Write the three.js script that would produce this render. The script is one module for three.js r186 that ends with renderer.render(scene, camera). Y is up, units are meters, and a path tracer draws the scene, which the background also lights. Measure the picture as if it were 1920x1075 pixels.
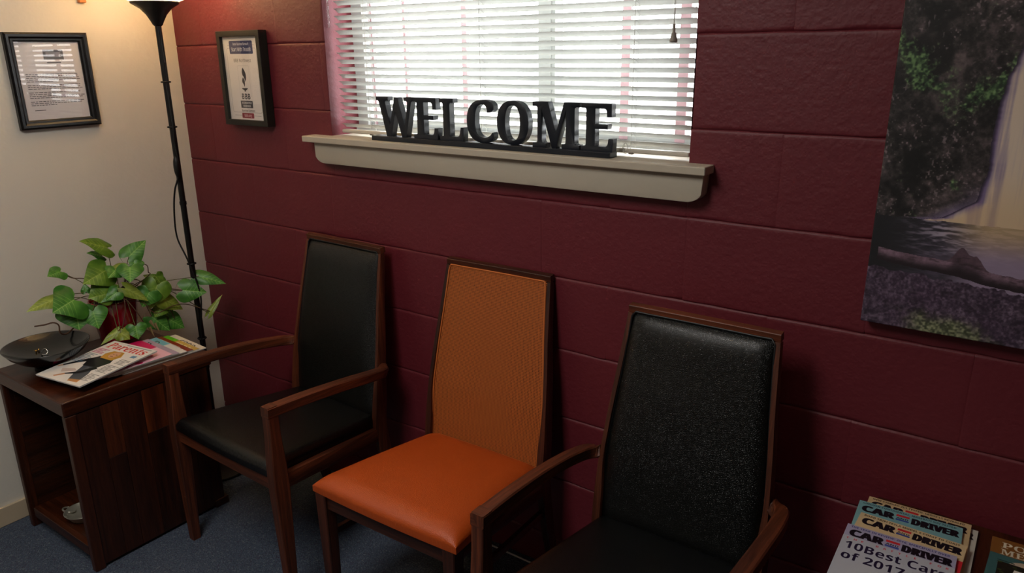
import * as THREE from 'three';
import { RoundedBoxGeometry } from 'three/addons/geometries/RoundedBoxGeometry.js';
import { mergeGeometries, mergeVertices, toCreasedNormals } from 'three/addons/utils/BufferGeometryUtils.js';
import { RectAreaLightUniformsLib } from 'three/addons/lights/RectAreaLightUniformsLib.js';
import { FontLoader } from 'three/addons/loaders/FontLoader.js';
import { TextGeometry } from 'three/addons/geometries/TextGeometry.js';

// ---------------------------------------------------------------- camera, sky, large lights, exposure
const scene = new THREE.Scene();
const camera = new THREE.PerspectiveCamera(41.61, 1920 / 1075, 0.05, 200);
camera.position.set(2.877, 1.615, 1.769);
camera.rotation.set(-0.3006, 0.62162, -0.01111, 'YXZ');
scene.add(camera);
const renderer = new THREE.WebGLRenderer({ antialias: true });
renderer.toneMapping = THREE.LinearToneMapping;
renderer.toneMappingExposure = 1.0;
renderer.shadowMap.enabled = true;
RectAreaLightUniformsLib.init();
scene.background = new THREE.Color(0.93, 0.97, 1.0);
scene.backgroundIntensity = 12;
const CEILING_PANEL = 11;          // brightness of the ceiling panel behind the camera
const LAMP = 0.98;                   // candela of the floor lamp's bulb
const ROOM = { x: 4.7, z: 4.4, y: 2.53 };

// ---------------------------------------------------------------- helpers
let seedState = 7;
function rnd() { seedState = (seedState * 1664525 + 1013904223) >>> 0; return seedState / 4294967296; }
const rr = (a, b) => a + (b - a) * rnd();
const V = (x, y, z) => new THREE.Vector3(x, y, z);
const used = {};
function numbered(n) { const k = used[n] = (used[n] ?? -1) + 1; return k ? n + '_' + String(k).padStart(3, '0') : n; }
function shadow(m) { m.castShadow = m.receiveShadow = true; return m; }
function part(parent, name, geo, mat, label) {
  const m = shadow(new THREE.Mesh(geo, mat)); m.name = name; parent.add(m);
  if (label) m.userData.label = label;
  return m;
}
function thing(name, label, category, pos = [0, 0, 0], turn = 0, group) {
  const o = new THREE.Group(); o.name = numbered(name); o.position.set(...pos); o.rotation.y = turn;
  o.userData = { label, category }; if (group) o.userData.group = group;
  scene.add(o); return o;
}
function structure(name, geo, mat, label) {
  const m = geo ? shadow(new THREE.Mesh(geo, mat)) : new THREE.Group(); m.name = name; m.userData.kind = 'structure';
  if (label) m.userData.label = label;
  scene.add(m); return m;
}
function box(w, h, d, x = 0, y = 0, z = 0) { return new THREE.BoxGeometry(w, h, d).translate(x, y, z); }
function rbox(w, h, d, x = 0, y = 0, z = 0, r = 0.003) { return new RoundedBoxGeometry(w, h, d, 2, Math.min(r, w / 2.01, h / 2.01, d / 2.01)).translate(x, y, z); }
function span(x0, x1, y0, y1, z0, z1, r = 0.002) { return rbox(x1 - x0, y1 - y0, z1 - z0, (x0 + x1) / 2, (y0 + y1) / 2, (z0 + z1) / 2, r); }
function spanBox(x0, x1, y0, y1, z0, z1) { return box(x1 - x0, y1 - y0, z1 - z0, (x0 + x1) / 2, (y0 + y1) / 2, (z0 + z1) / 2); }
// texture coordinates in metres, u along the given axis (the grain), from position and facing
function metreUV(geo, along = 'x', off = 0) {
  const p = geo.attributes.position, n = geo.attributes.normal, uv = new Float32Array(p.count * 2);
  for (let i = 0; i < p.count; i++) {
    const P = { x: p.getX(i), y: p.getY(i), z: p.getZ(i) }, N = { x: Math.abs(n.getX(i)), y: Math.abs(n.getY(i)), z: Math.abs(n.getZ(i)) };
    const [a, b] = ['x', 'y', 'z'].filter((k) => k !== along);
    uv[2 * i] = P[along] + off; uv[2 * i + 1] = (N[a] > N[b] ? P[b] : P[a]) + off * 0.37;
    if (N[along] > 0.7) { uv[2 * i] = P[a] + off; uv[2 * i + 1] = P[b]; }
  }
  geo.setAttribute('uv', new THREE.BufferAttribute(uv, 2)); return geo;
}
function merge(list) { return mergeGeometries(list.map((g) => { const k = g.index ? g.toNonIndexed() : g; for (const a of Object.keys(k.attributes)) if (!['position', 'normal', 'uv'].includes(a)) k.deleteAttribute(a); return k; })); }
// a bar swept along points [{p, w, h}] (w along side, h across it) with chamfered corners
function sweep(pts, side, ch = 0.12, crease = 0.5) {
  const sec = [[-1, -1 + ch], [-1, 1 - ch], [-1 + ch, 1], [1 - ch, 1], [1, 1 - ch], [1, -1 + ch], [1 - ch, -1], [-1 + ch, -1]];
  const pos = [], idx = [], n = pts.length, m = sec.length, len = [0];
  for (let i = 1; i < n; i++) len.push(len[i - 1] + pts[i].p.distanceTo(pts[i - 1].p));
  for (let i = 0; i < n; i++) {
    const t = pts[Math.min(i + 1, n - 1)].p.clone().sub(pts[Math.max(i - 1, 0)].p).normalize();
    const s = (pts[i].s ?? side).clone().addScaledVector(t, -(pts[i].s ?? side).dot(t)).normalize(), u = t.clone().cross(s);
    for (const [a, b] of sec) { const q = pts[i].p.clone().addScaledVector(s, a * pts[i].w / 2).addScaledVector(u, b * pts[i].h / 2); pos.push(q.x, q.y, q.z); }
  }
  for (let i = 0; i < n - 1; i++) for (let j = 0; j < m; j++) {
    const a = i * m + j, b = i * m + (j + 1) % m, c = a + m, d = b + m; idx.push(a, b, d, a, d, c);
  }
  for (let j = 1; j < m - 1; j++) { idx.push(0, j + 1, j); const e = (n - 1) * m; idx.push(e, e + j, e + j + 1); }
  let g = new THREE.BufferGeometry(); g.setAttribute('position', new THREE.Float32BufferAttribute(pos, 3)); g.setIndex(idx);
  g = toCreasedNormals(g, crease);
  return g;
}
function barUV(g, axis = 'y') { return metreUV(g, axis, rr(0, 5)); }
function curve(list, n = 24) { return new THREE.CatmullRomCurve3(list.map((p) => V(...p))).getPoints(n); }
function tube(list, r, n = 24, rs = 8) { return new THREE.TubeGeometry(new THREE.CatmullRomCurve3(list.map((p) => V(...p))), n, r, rs); }
function lathe(profile, seg = 48) { return new THREE.LatheGeometry(profile.map(([x, y]) => new THREE.Vector2(x, y)), seg); }
// a cushion: fn(u, v, h) places the point of the pad (u, v in -1..1, h in metres), hf(u, v) is its height there
function pad(fn, hf, nu = 28, nv = 28, uvScale = [0.5, 0.5]) {
  const spread = (n) => Array.from({ length: n + 1 }, (_, i) => { const t = i / n * 2 - 1; return Math.sign(t) * (1 - Math.pow(1 - Math.abs(t), 1.9)); });
  const us = spread(nu), vs = spread(nv), pos = [], uv = [], idx = [], W = nu + 1;
  for (const layer of [0, 1]) for (const v of vs) for (const u of us) {
    const q = fn(u, v, layer ? hf(u, v) : 0); pos.push(q.x, q.y, q.z); uv.push(u * uvScale[0], v * uvScale[1]);
  }
  const K = W * (nv + 1);
  for (let j = 0; j < nv; j++) for (let i = 0; i < nu; i++) {
    const a = j * W + i, b = a + 1, c = a + W, d = c + 1;
    idx.push(K + a, K + b, K + d, K + a, K + d, K + c, a, d, b, a, c, d);
  }
  // side wall between the two layers
  const ring = []; for (let i = 0; i < nu; i++) ring.push(i); for (let j = 0; j < nv; j++) ring.push(j * W + nu); for (let i = nu; i > 0; i--) ring.push(nv * W + i); for (let j = nv; j > 0; j--) ring.push(j * W);
  ring.forEach((a, k) => { const b = ring[(k + 1) % ring.length]; idx.push(a, b, K + b, a, K + b, K + a); });
  const g = new THREE.BufferGeometry(); g.setAttribute('position', new THREE.Float32BufferAttribute(pos, 3)); g.setAttribute('uv', new THREE.Float32BufferAttribute(uv, 2)); g.setIndex(idx);
  g.computeVertexNormals(); return g;
}

// ---------------------------------------------------------------- computed textures
function lattice(seed) {
  const t = new Float32Array(65536); let s = seed * 7919 + 13;
  for (let i = 0; i < 65536; i++) { s = (s * 1664525 + 1013904223) >>> 0; t[i] = s / 4294967296; }
  return (x, y, px, py) => {
    const x0 = Math.floor(x), y0 = Math.floor(y), fx = x - x0, fy = y - y0, sx = fx * fx * (3 - 2 * fx), sy = fy * fy * (3 - 2 * fy);
    const at = (i, j) => t[((((i % px) + px) % px) * 197 + (((j % py) + py) % py) * 7411) & 65535];
    const a = at(x0, y0), b = at(x0 + 1, y0), c = at(x0, y0 + 1), d = at(x0 + 1, y0 + 1);
    return a + (b - a) * sx + (c - a) * sy + (a - b - c + d) * sx * sy;
  };
}
function texture(w, h, fill, srgb = true, repeat = [1, 1]) {
  const d = new Uint8Array(w * h * 4);
  for (let j = 0; j < h; j++) for (let i = 0; i < w; i++) {
    const c = fill(i / w, j / h, i, j), k = (j * w + i) * 4;
    if (typeof c === 'number') d[k] = d[k + 1] = d[k + 2] = Math.max(0, Math.min(255, c * 255));
    else for (let q = 0; q < 3; q++) d[k + q] = Math.max(0, Math.min(255, c[q]));
    d[k + 3] = 255;
  }
  const t = new THREE.DataTexture(d, w, h, THREE.RGBAFormat); t.wrapS = t.wrapT = THREE.RepeatWrapping; t.magFilter = t.minFilter = THREE.LinearFilter;
  if (srgb) t.colorSpace = THREE.SRGBColorSpace;
  t.repeat.set(...repeat); t.needsUpdate = true; return t;
}
const mixc = (a, b, t) => [a[0] + (b[0] - a[0]) * t, a[1] + (b[1] - a[1]) * t, a[2] + (b[2] - a[2]) * t];
function woodTexture(seed, dark, light, repeat) {
  const n = lattice(seed), f = lattice(seed + 1);
  return texture(1024, 256, (u, v) => {
    const warp = n(u * 3, v * 4, 3, 4) * 0.5, g = n(u * 4, (v + warp * 0.06) * 36, 4, 36), fine = f(u * 24, v * 128, 24, 128), broad = n(u * 2 + 9, v * 8, 2, 8);
    const t = Math.min(1, Math.max(0, 0.15 + g * 0.45 + (broad - 0.5) * 0.6 + (fine - 0.5) * 0.35));
    return mixc(dark, light, t);
  }, true, repeat);
}
const peel = (() => { const n = lattice(3), f = lattice(4), m = lattice(5); return texture(1024, 1024, (u, v) => 0.5 + (n(u * 90, v * 110, 90, 110) - 0.5) * 0.6 + (f(u * 260, v * 260, 260, 260) - 0.5) * 0.35 + (m(u * 30, v * 34, 30, 34) - 0.5) * 0.3, false); })();
const plasterBump = (() => { const n = lattice(8), f = lattice(9); return texture(512, 512, (u, v) => 0.5 + (n(u * 40, v * 40, 40, 40) - 0.5) * 0.7 + (f(u * 140, v * 140, 140, 140) - 0.5) * 0.4, false); })();
const leatherBump = (() => {
  const N = 34, px = [], s0 = seedState; for (let i = 0; i < N * N; i++) px.push([rnd(), rnd()]); seedState = s0;
  return texture(512, 512, (u, v) => {
    const x = u * N, y = v * N, cx = Math.floor(x), cy = Math.floor(y); let a = 9, b = 9;
    for (let j = -1; j < 2; j++) for (let i = -1; i < 2; i++) {
      const q = px[((cy + j + N) % N) * N + (cx + i + N) % N], d = Math.hypot(cx + i + q[0] - x, cy + j + q[1] - y);
      if (d < a) { b = a; a = d; } else if (d < b) b = d;
    }
    return Math.min(1, (b - a) * 2.2);
  }, false, [1 / 0.11, 1 / 0.11]);
})();
const carpetMap = (() => {
  const n = lattice(21), f = lattice(22), k = lattice(23);
  return texture(1024, 1024, (u, v, i, j) => {
    const a = n(u * 230, v * 230, 230, 230), b = f(u * 512, v * 512, 512, 512), c = k(u * 12, v * 12, 12, 12), d = k(u * 170 + 5, v * 170, 170, 170);
    let col = mixc([44, 54, 70], [96, 108, 126], a * 0.55 + b * 0.45); if (d > 0.78) col = mixc(col, [140, 142, 140], 0.45); if (d < 0.2) col = mixc(col, [62, 44, 66], 0.55);
    return mixc(col, [70, 82, 98], 0.2 * c);
  }, true, [1 / 0.6, 1 / 0.6]);
})();
const carpetBump = (() => { const n = lattice(24), f = lattice(25); return texture(1024, 1024, (u, v) => n(u * 200, v * 200, 200, 200) * 0.7 + f(u * 420, v * 420, 420, 420) * 0.3, false, [1 / 0.6, 1 / 0.6]); })();
const walnut = woodTexture(31, [60, 27, 13], [136, 68, 36], [1 / 0.9, 1 / 0.22]);
const cabinetWood = woodTexture(35, [70, 34, 16], [150, 80, 38], [1 / 0.9, 1 / 0.3]);
const fineBump = (() => { const n = lattice(41); return texture(256, 256, (u, v) => n(u * 8, v * 90, 8, 90), false, [1 / 0.3, 1 / 0.1]); })();

// ---------------------------------------------------------------- materials
const std = (o) => new THREE.MeshStandardMaterial(o), phys = (o) => new THREE.MeshPhysicalMaterial(o);
const M = {
  red: std({ color: 0x6a202a, roughness: 0.52, bumpMap: peel, bumpScale: 0.0008 }),
  cream: std({ color: 0xe6e1d5, roughness: 0.75, bumpMap: plasterBump, bumpScale: 0.0007 }),
  beige: std({ color: 0x8f7c66, roughness: 0.85 }),
  ceiling: std({ color: 0xe9e6df, roughness: 0.95 }),
  trim: std({ color: 0xbfb5a3, roughness: 0.5, bumpMap: plasterBump, bumpScale: 0.0004 }),
  carpet: std({ map: carpetMap, roughness: 1, bumpMap: carpetBump, bumpScale: 0.003 }),
  walnut: std({ map: walnut, roughness: 0.5, bumpMap: fineBump, bumpScale: 0.0002 }),
  walnutDark: std({ map: walnut, color: 0xb9b0a8, roughness: 0.5, bumpMap: fineBump, bumpScale: 0.0002 }),
  blackLeather: phys({ color: 0x070908, roughness: 0.29, bumpMap: leatherBump, bumpScale: 0.0006, specularIntensity: 0.75, clearcoat: 0.15, clearcoatRoughness: 0.3 }),
  blackVinyl: phys({ color: 0x0a0c0d, roughness: 0.27, bumpMap: leatherBump, bumpScale: 0.0003 }),
  orangeLeather: phys({ color: 0xb44a12, roughness: 0.42, bumpMap: leatherBump, bumpScale: 0.0003 }),
  piping: std({ color: 0x121214, roughness: 0.45 }),
  cane: std({ color: 0xc2692c, roughness: 0.6 }),
  blackPaint: std({ color: 0x141a24, roughness: 0.38 }),
  lampBlack: std({ color: 0x0e0d0d, roughness: 0.4 }),
  cord: std({ color: 0x0c0c0c, roughness: 0.5 }),
  frameBlack: std({ color: 0x070606, roughness: 0.3 }),
  frameMatt: std({ color: 0x1b1c18, roughness: 0.5 }),
  blind: phys({ color: 0xc0c1bc, roughness: 0.5 }),
  blindCord: std({ color: 0xd8d8d2, roughness: 0.8 }),
  aluminium: std({ color: 0xb9bcba, roughness: 0.5 }),
  muntin: std({ color: 0xd2aeb6, roughness: 0.6 }),
  tassel: std({ color: 0x8c8378, roughness: 0.5 }),
  glass: phys({ color: 0xffffff, roughness: 0, transmission: 1, thickness: 0, ior: 1.5 }),
  clear: phys({ color: 0xffffff, roughness: 0.05, transmission: 1, thickness: 0.01, ior: 1.5 }),
  shade: phys({ color: 0xffffff, roughness: 0.9, transmission: 0.55, thickness: 0 }),
  paper: std({ color: 0xdcdcd8, roughness: 0.7 }),
  pot: phys({ color: 0x8c0d1a, roughness: 0.16, clearcoat: 0.6, clearcoatRoughness: 0.1 }),
  soil: std({ color: 0x2a1d14, roughness: 1 }),
  stem: std({ color: 0x5d5a2c, roughness: 0.6 }),
  vine: std({ color: 0x5b3d2a, roughness: 0.7 }),
  bowl: phys({ color: 0x060b0b, roughness: 0.25, clearcoat: 0.5 }),
  pewter: std({ color: 0xb8b4a4, roughness: 0.28, metalness: 0.6 }),
  gold: std({ color: 0xd8b060, roughness: 0.25, metalness: 1 }),
  silver: std({ color: 0xd6d6d2, roughness: 0.22, metalness: 1 }),
  dryLeaf: std({ color: 0x9a8056, roughness: 0.8 }),
};
for (const k of ['red', 'cream', 'trim']) M[k].name = k;

// ---------------------------------------------------------------- structure
const T = 0.2, WIN = { x0: 0.862, x1: 2.15, y0: 1.33, y1: 2.312 };
structure('floor', metreUV(spanBox(-T, ROOM.x + T, -0.1, 0, -T, ROOM.z + T), 'x'), M.carpet);
structure('ceiling', spanBox(-T, ROOM.x + T, ROOM.y, ROOM.y + 0.1, -T, ROOM.z + T), M.ceiling);
structure('wall_left', metreUV(spanBox(-T, 0, 0, ROOM.y, -T, ROOM.z + T), 'z'), M.cream);
structure('wall_right', spanBox(ROOM.x, ROOM.x + T, 0, ROOM.y, -T, ROOM.z + T), M.beige);
structure('wall_front', spanBox(0, ROOM.x, 0, ROOM.y, ROOM.z, ROOM.z + T), M.beige);
structure('ground', spanBox(-30, 34, -0.25, -0.12, -60, -0.25), std({ color: 0xb9b6ae, roughness: 0.95 }));
structure('baseboard_left', span(0, 0.012, 0, 0.073, 0.004, ROOM.z, 0.003), std({ color: 0xcdbb9f, roughness: 0.6 }));

const wallBack = structure('wall_back', metreUV(merge([
  spanBox(0, WIN.x0, 0, ROOM.y, -T, -0.012), spanBox(WIN.x1, ROOM.x, 0, ROOM.y, -T, -0.012),
  spanBox(WIN.x0, WIN.x1, 0, WIN.y0, -T, -0.012), spanBox(WIN.x0, WIN.x1, WIN.y1, ROOM.y, -T, -0.012)]), 'x'), M.red);
// one painted concrete block: a face with eased edges; the bed joints are raked deeper than the paint-filled head joints
function blockGeometry(w, h, x0, y0, opts) {
  const bx = 0.0045, bz = 0.0009, by = 0.0055, dz = 0.0042, nx = Math.max(6, Math.round(w / 0.018)), nw = lattice(60 + opts);
  const xs = [0, bx]; for (let i = 1; i < nx; i++) xs.push(bx + (w - 2 * bx) * i / nx); xs.push(w - bx, w);
  const ys = [0, by * 0.4, by, by * 2, h * 0.5, h - by * 2, h - by, h - by * 0.4, h], pos = [], uv = [], idx = [];
  for (const y of ys) for (const x of xs) {
    const wob = (nw((x0 + x) * 22, y0 * 9 + (y > h / 2 ? 3 : 0), 4096, 4096) - 0.5), e = Math.min(y, h - y), ex = Math.min(x, w - x), b2 = by * (1 + wob * 0.9);
    const fy = Math.max(0, 1 - e / b2), fx = Math.max(0, 1 - ex / bx), inner = Math.abs(y - h / 2) < h / 2 - by * 1.5 ? 0 : 1;
    const z = -dz * (1 + wob * 0.5) * fy * fy - bz * fx + (nw((x0 + x) * 7, (y0 + y) * 7, 4096, 4096) - 0.5) * 0.0012;
    const yy = y + (e > 0 && inner ? wob * 0.0022 : 0);
    pos.push(x0 + x, y0 + yy, z); uv.push(x0 + x, y0 + yy);
  }
  const W = xs.length;
  for (let j = 0; j < ys.length - 1; j++) for (let i = 0; i < W - 1; i++) { const a = j * W + i; idx.push(a, a + 1, a + W + 1, a, a + W + 1, a + W); }
  // sides back to the core
  const base = pos.length / 3, ring = [];
  for (let i = 0; i < W; i++) ring.push(i);
  for (let j = 1; j < ys.length; j++) ring.push(j * W + W - 1);
  for (let i = W - 2; i >= 0; i--) ring.push((ys.length - 1) * W + i);
  for (let j = ys.length - 2; j > 0; j--) ring.push(j * W);
  for (const r of ring) { for (const z of [pos[r * 3 + 2], -0.03]) { pos.push(pos[r * 3], pos[r * 3 + 1], z); uv.push(pos[r * 3], pos[r * 3 + 1] + z); } }
  for (let k = 0; k < ring.length; k++) { const a = base + 2 * k, b = base + 2 * ((k + 1) % ring.length); idx.push(a, a + 1, b + 1, a, b + 1, b); }
  const g = new THREE.BufferGeometry(); g.setAttribute('position', new THREE.Float32BufferAttribute(pos, 3)); g.setAttribute('uv', new THREE.Float32BufferAttribute(uv, 2)); g.setIndex(idx); g.computeVertexNormals();
  return g;
}
{
  const C = 0.21946, B = 0.43891, X0 = -0.0418, topLine = 1.6535;
  for (let k = -4; k <= 7; k++) {
    let y1 = Math.min(topLine - C * k, ROOM.y), y0 = Math.max(topLine - C * (k + 1), 0);
    if (y1 - y0 < 0.03) continue;
    const shift = (((k % 2) + 2) % 2) ? 0.5 : 0;
    const pieces = [];
    for (let n = -1; n < 12; n++) {
      const a = Math.max(0.0005, X0 + (n + shift) * B), b = Math.min(ROOM.x, X0 + (n + 1 + shift) * B);
      if (b - a < 0.03) continue;
      pieces.push([a, b, y0, y1]);
    }
    const out = [];
    for (const [a, b, c, d] of pieces) {
      if (b <= WIN.x0 || a >= WIN.x1 || d <= WIN.y0 || c >= WIN.y1) { out.push([a, b, c, d]); continue; }
      if (a < WIN.x0) out.push([a, WIN.x0, c, d]);
      if (b > WIN.x1) out.push([WIN.x1, b, c, d]);
      if (c < WIN.y0 - 0.03) out.push([Math.max(a, WIN.x0), Math.min(b, WIN.x1), c, WIN.y0]);
      if (d > WIN.y1 + 0.03) out.push([Math.max(a, WIN.x0), Math.min(b, WIN.x1), WIN.y1, d]);
    }
    let i = 0;
    for (const [a, b, c, d] of out) if (b - a > 0.012) part(wallBack, numbered('block'), blockGeometry(b - a, d - c, a, c, (k + 9) * 3 + (i++ % 3)), M.red);
  }
  // lumpy painted jambs of the window opening
  for (const [x, s] of [[WIN.x0, 1], [WIN.x1, -1]]) {
    const n = lattice(90), g = new THREE.PlaneGeometry(T - 0.012, WIN.y1 - WIN.y0, 18, 90);
    const p = g.attributes.position;
    for (let i = 0; i < p.count; i++) { const u = p.getX(i), v = p.getY(i); const front = Math.min(1, (T / 2 - 0.006 - s * -u) / 0.02), k = Math.max(0, front); p.setZ(i, 0.0004 + k * n(u * 30 + 50, v * 26 + 50, 4096, 4096) * 0.0035); }
    g.rotateY(s * Math.PI / 2).translate(x, (WIN.y0 + WIN.y1) / 2, -T / 2 + 0.005); g.computeVertexNormals();
    const uv = g.attributes.uv; for (let i = 0; i < uv.count; i++) uv.setXY(i, g.attributes.position.getZ(i), g.attributes.position.getY(i));
    part(wallBack, numbered('jamb_lining'), g, M.red);
  }
}
// sill board and the chamfered apron below it
structure('trim_1', metreUV(merge([span(0.776, 2.215, 1.3315, 1.352, 0.0, 0.06, 0.003), spanBox(WIN.x0 + 0.001, WIN.x1 - 0.001, 1.3315, 1.3515, -0.17, 0.002)]), 'x'), M.trim, 'cream painted window sill board');
{
  const s = new THREE.Shape(); s.moveTo(0.815, 1.3315); s.lineTo(0.817, 1.283); s.quadraticCurveTo(0.826, 1.268, 0.85, 1.2635); s.lineTo(2.168, 1.2635); s.quadraticCurveTo(2.192, 1.268, 2.199, 1.283); s.lineTo(2.203, 1.3315); s.closePath();
  const g = new THREE.ExtrudeGeometry(s, { depth: 0.036, bevelEnabled: true, bevelSize: 0.002, bevelThickness: 0.002, bevelSegments: 2, curveSegments: 8 }).translate(0, 0, 0.0015);
  structure('trim_2', metreUV(toCreasedNormals(g, 0.5), 'x'), M.trim, 'cream painted apron board below the window sill');
}
// aluminium sliding window behind the blind
{
  const w = structure('window_1'), Z0 = -0.165, Z1 = -0.125, x0 = WIN.x0, x1 = WIN.x1, y0 = 1.3515, y1 = WIN.y1;
  part(w, 'window_frame', merge([spanBox(x0, x0 + 0.05, y0, y1, Z0, Z1), spanBox(x1 - 0.05, x1, y0, y1, Z0, Z1), spanBox(x0, x1, y1 - 0.04, y1, Z0, Z1), spanBox(x0, x1, y0, y0 + 0.028, Z0, Z1 + 0.012), spanBox(x0, x1, y0 + 0.028, y0 + 0.04, Z0, Z0 + 0.02)]), M.aluminium);
  part(w, 'mullion', merge([spanBox(1.622, 1.68, y0 + 0.028, y1 - 0.04, Z0, Z1), spanBox(1.66, 1.668, y0 + 0.03, y1 - 0.04, Z1, Z1 + 0.006)]), M.aluminium);
  for (const [x, wd] of [[0.852 + 0.0, 0.012], [1.085, 0.012], [1.335, 0.02], [1.893, 0.026], [2.06, 0.028]]) if (x > x0 + 0.05) part(w, numbered('muntin'), spanBox(x - wd / 2, x + wd / 2, y0 + 0.03, y1 - 0.04, Z0 + 0.01, Z0 + 0.022), M.muntin);
  part(w, 'muntin', spanBox(0.925, 0.94, y0 + 0.03, y1 - 0.04, Z0 + 0.01, Z0 + 0.022), M.muntin);
  for (const [a, b] of [[x0 + 0.05, 1.622], [1.68, x1 - 0.05]]) part(w, numbered('pane'), new THREE.PlaneGeometry(b - a, y1 - y0 - 0.07).translate((a + b) / 2, (y0 + y1) / 2 - 0.005, Z0 + 0.016), M.glass);
}
// ceiling panel behind the camera: its glowing face and the light of the same size in front of it
{
  const t = thing('ceiling_light', 'flat rectangular white ceiling light panel in the middle of the room', 'ceiling light', [1.65, ROOM.y, 1.85]);
  part(t, 'frame', merge([spanBox(-0.32, 0.32, -0.03, 0, -0.62, -0.6), spanBox(-0.32, 0.32, -0.03, 0, 0.6, 0.62), spanBox(-0.32, -0.3, -0.03, 0, -0.6, 0.6), spanBox(0.3, 0.32, -0.03, 0, -0.6, 0.6)]), M.ceiling);
  part(t, 'diffuser_lamp', spanBox(-0.3, 0.3, -0.02, -0.002, -0.6, 0.6), std({ color: 0xffffff, emissive: 0xfff6e6, emissiveIntensity: 0.8 }));
  const l = new THREE.RectAreaLight(0xfffaf4, CEILING_PANEL, 0.6, 1.2); l.position.set(1.65, ROOM.y - 0.034, 1.85); l.lookAt(1.65, 0, 1.85); scene.add(l);
}

// ---------------------------------------------------------------- chairs
const hwAt = (y) => { const t = [[0, 0.214], [0.4, 0.222], [0.6, 0.223], [0.72, 0.214], [0.82, 0.204], [0.92, 0.196], [1.01, 0.189]]; for (let i = 1; i < t.length; i++) if (y <= t[i][0]) { const f = (y - t[i - 1][0]) / (t[i][0] - t[i - 1][0]); return t[i - 1][1] + f * (t[i][1] - t[i - 1][1]); } return 0.189; };
const zAt = (y) => { const t = [[0, -0.535], [0.2, -0.482], [0.4, -0.447], [0.6, -0.469], [0.8, -0.502], [1.01, -0.541]]; for (let i = 1; i < t.length; i++) if (y <= t[i][0]) { const f = (y - t[i - 1][0]) / (t[i][0] - t[i - 1][0]); return t[i - 1][1] + f * (t[i][1] - t[i - 1][1]); } return -0.541; };
const edge = (d, r) => d >= r ? 1 : Math.sqrt(Math.max(0, 1 - (1 - d / r) ** 2));
function makeChair(label, armed, pos, turn) {
  const t = thing(armed ? 'armchair' : 'side_chair', label, 'chair', pos, turn);
  const wood = armed ? M.walnut : M.walnutDark, X = V(1, 0, 0);
  // front legs
  for (const s of [-1, 1]) {
    const pts = armed
      ? [[0.274, 0, 0.028, 0.028], [0.2715, 0.2, 0.031, 0.04], [0.268, 0.4, 0.034, 0.053], [0.266, 0.47, 0.034, 0.05], [0.264, 0.57, 0.033, 0.036], [0.262, 0.664, 0.033, 0.034]]
      : [[0.226, 0, 0.028, 0.028], [0.229, 0.2, 0.034, 0.036], [0.231, 0.4365, 0.04, 0.042]];
    part(t, 'leg', barUV(sweep(pts.map(([x, y, w, h]) => ({ p: V(s * x, y, 0), w, h })), X, 0.14)), wood);
  }
  // rear legs that go on upwards as the sides of the back
  for (const s of [-1, 1]) {
    const pts = []; for (let i = 0; i <= 22; i++) { const y = 0.983 * i / 22; pts.push({ p: V(s * (hwAt(y) - 0.0065), y, zAt(y)), w: 0.013 + (y < 0.5 ? 0.011 : 0.011 * Math.max(0, 0.6 - y) / 0.1), h: y < 0.4 ? 0.03 + 0.02 * y / 0.4 : 0.05 - 0.03 * (y - 0.4) / 0.6 }); }
    part(t, 'leg', barUV(sweep(pts, X, 0.12)), wood);
  }
  // rails and stretchers
  const fx = armed ? 0.253 : 0.212, railTop = 0.437, railLow = 0.389, drop = 0.042;
  part(t, 'seat_rail', metreUV(span(-fx, fx, railLow, railTop, -0.014, 0.012), 'x', rr(0, 4)), wood);
  for (const s of [-1, 1]) {
    const a = armed ? 0.262 : 0.228;
    part(t, 'seat_rail', barUV(sweep([{ p: V(s * a, (railLow + railTop) / 2, -0.012), w: 0.024, h: railTop - railLow }, { p: V(s * 0.214, (railLow + railTop) / 2 - drop, -0.43), w: 0.024, h: railTop - railLow }], X), 'z'), wood);
    if (!armed) part(t, 'stretcher', barUV(sweep([{ p: V(s * (armed ? 0.269 : 0.229), 0.296, -0.01), w: 0.014, h: 0.02 }, { p: V(s * 0.208, 0.27, -0.46), w: 0.016, h: 0.024 }], X), 'z'), wood);
  }
  part(t, 'seat_rail', metreUV(span(-0.2, 0.2, 0.345, 0.39, -0.46, -0.44), 'x', rr(0, 4)), wood);
  // seat cushion
  const crown = armed ? 0.008 : 0.02, thick = armed ? 0.044 : 0.05, skirt = armed ? 0.016 : 0.018, front = armed ? 0.25 : 0.258, back = 0.208;
  part(t, 'seat', pad((u, v, h) => {
    const f = (v + 1) / 2, w = back + (front - back) * f, zz = -0.452 + (0.02 + 0.452) * f + (v > 0.6 ? 0.006 * (1 - u * u) * (v - 0.6) / 0.4 : 0);
    return V(u * w, 0.4375 - drop * (1 - f) + h, zz);
  }, (u, v) => {
    const du = (1 - Math.abs(u)) * 0.24, dv = (1 - Math.abs(v)) * 0.23, r = armed ? 0.024 : 0.055;
    return skirt + (thick - skirt) * edge(du, r) * edge(dv, r) + crown * (1 - u * u) * (1 - v * v);
  }, 36, 36, [0.24, 0.23]), armed ? M.blackVinyl : M.orangeLeather);
  // top rail of the back
  { const y = 0.993; part(t, 'top_rail', barUV(sweep([-1, -0.5, 0, 0.5, 1].map((k) => ({ p: V(k * hwAt(y), y + 0.002, zAt(y) - 0.002 * (1 - k * k)), w: 0.021, h: 0.02 })), V(0, zAt(1) - zAt(0.9), 0).set(0, -0.17, 1), 0.14), 'x'), wood); }
  const on = (u, v, h) => { const y = 0.405 + (0.986 - 0.405) * (v + 1) / 2, n = V(0, 0.16, 1).normalize(), w = hwAt(y) - 0.011; return V(u * w, y, zAt(y) + 0.004 * (1 - u * u) * -1).addScaledVector(n, h); };
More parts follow.
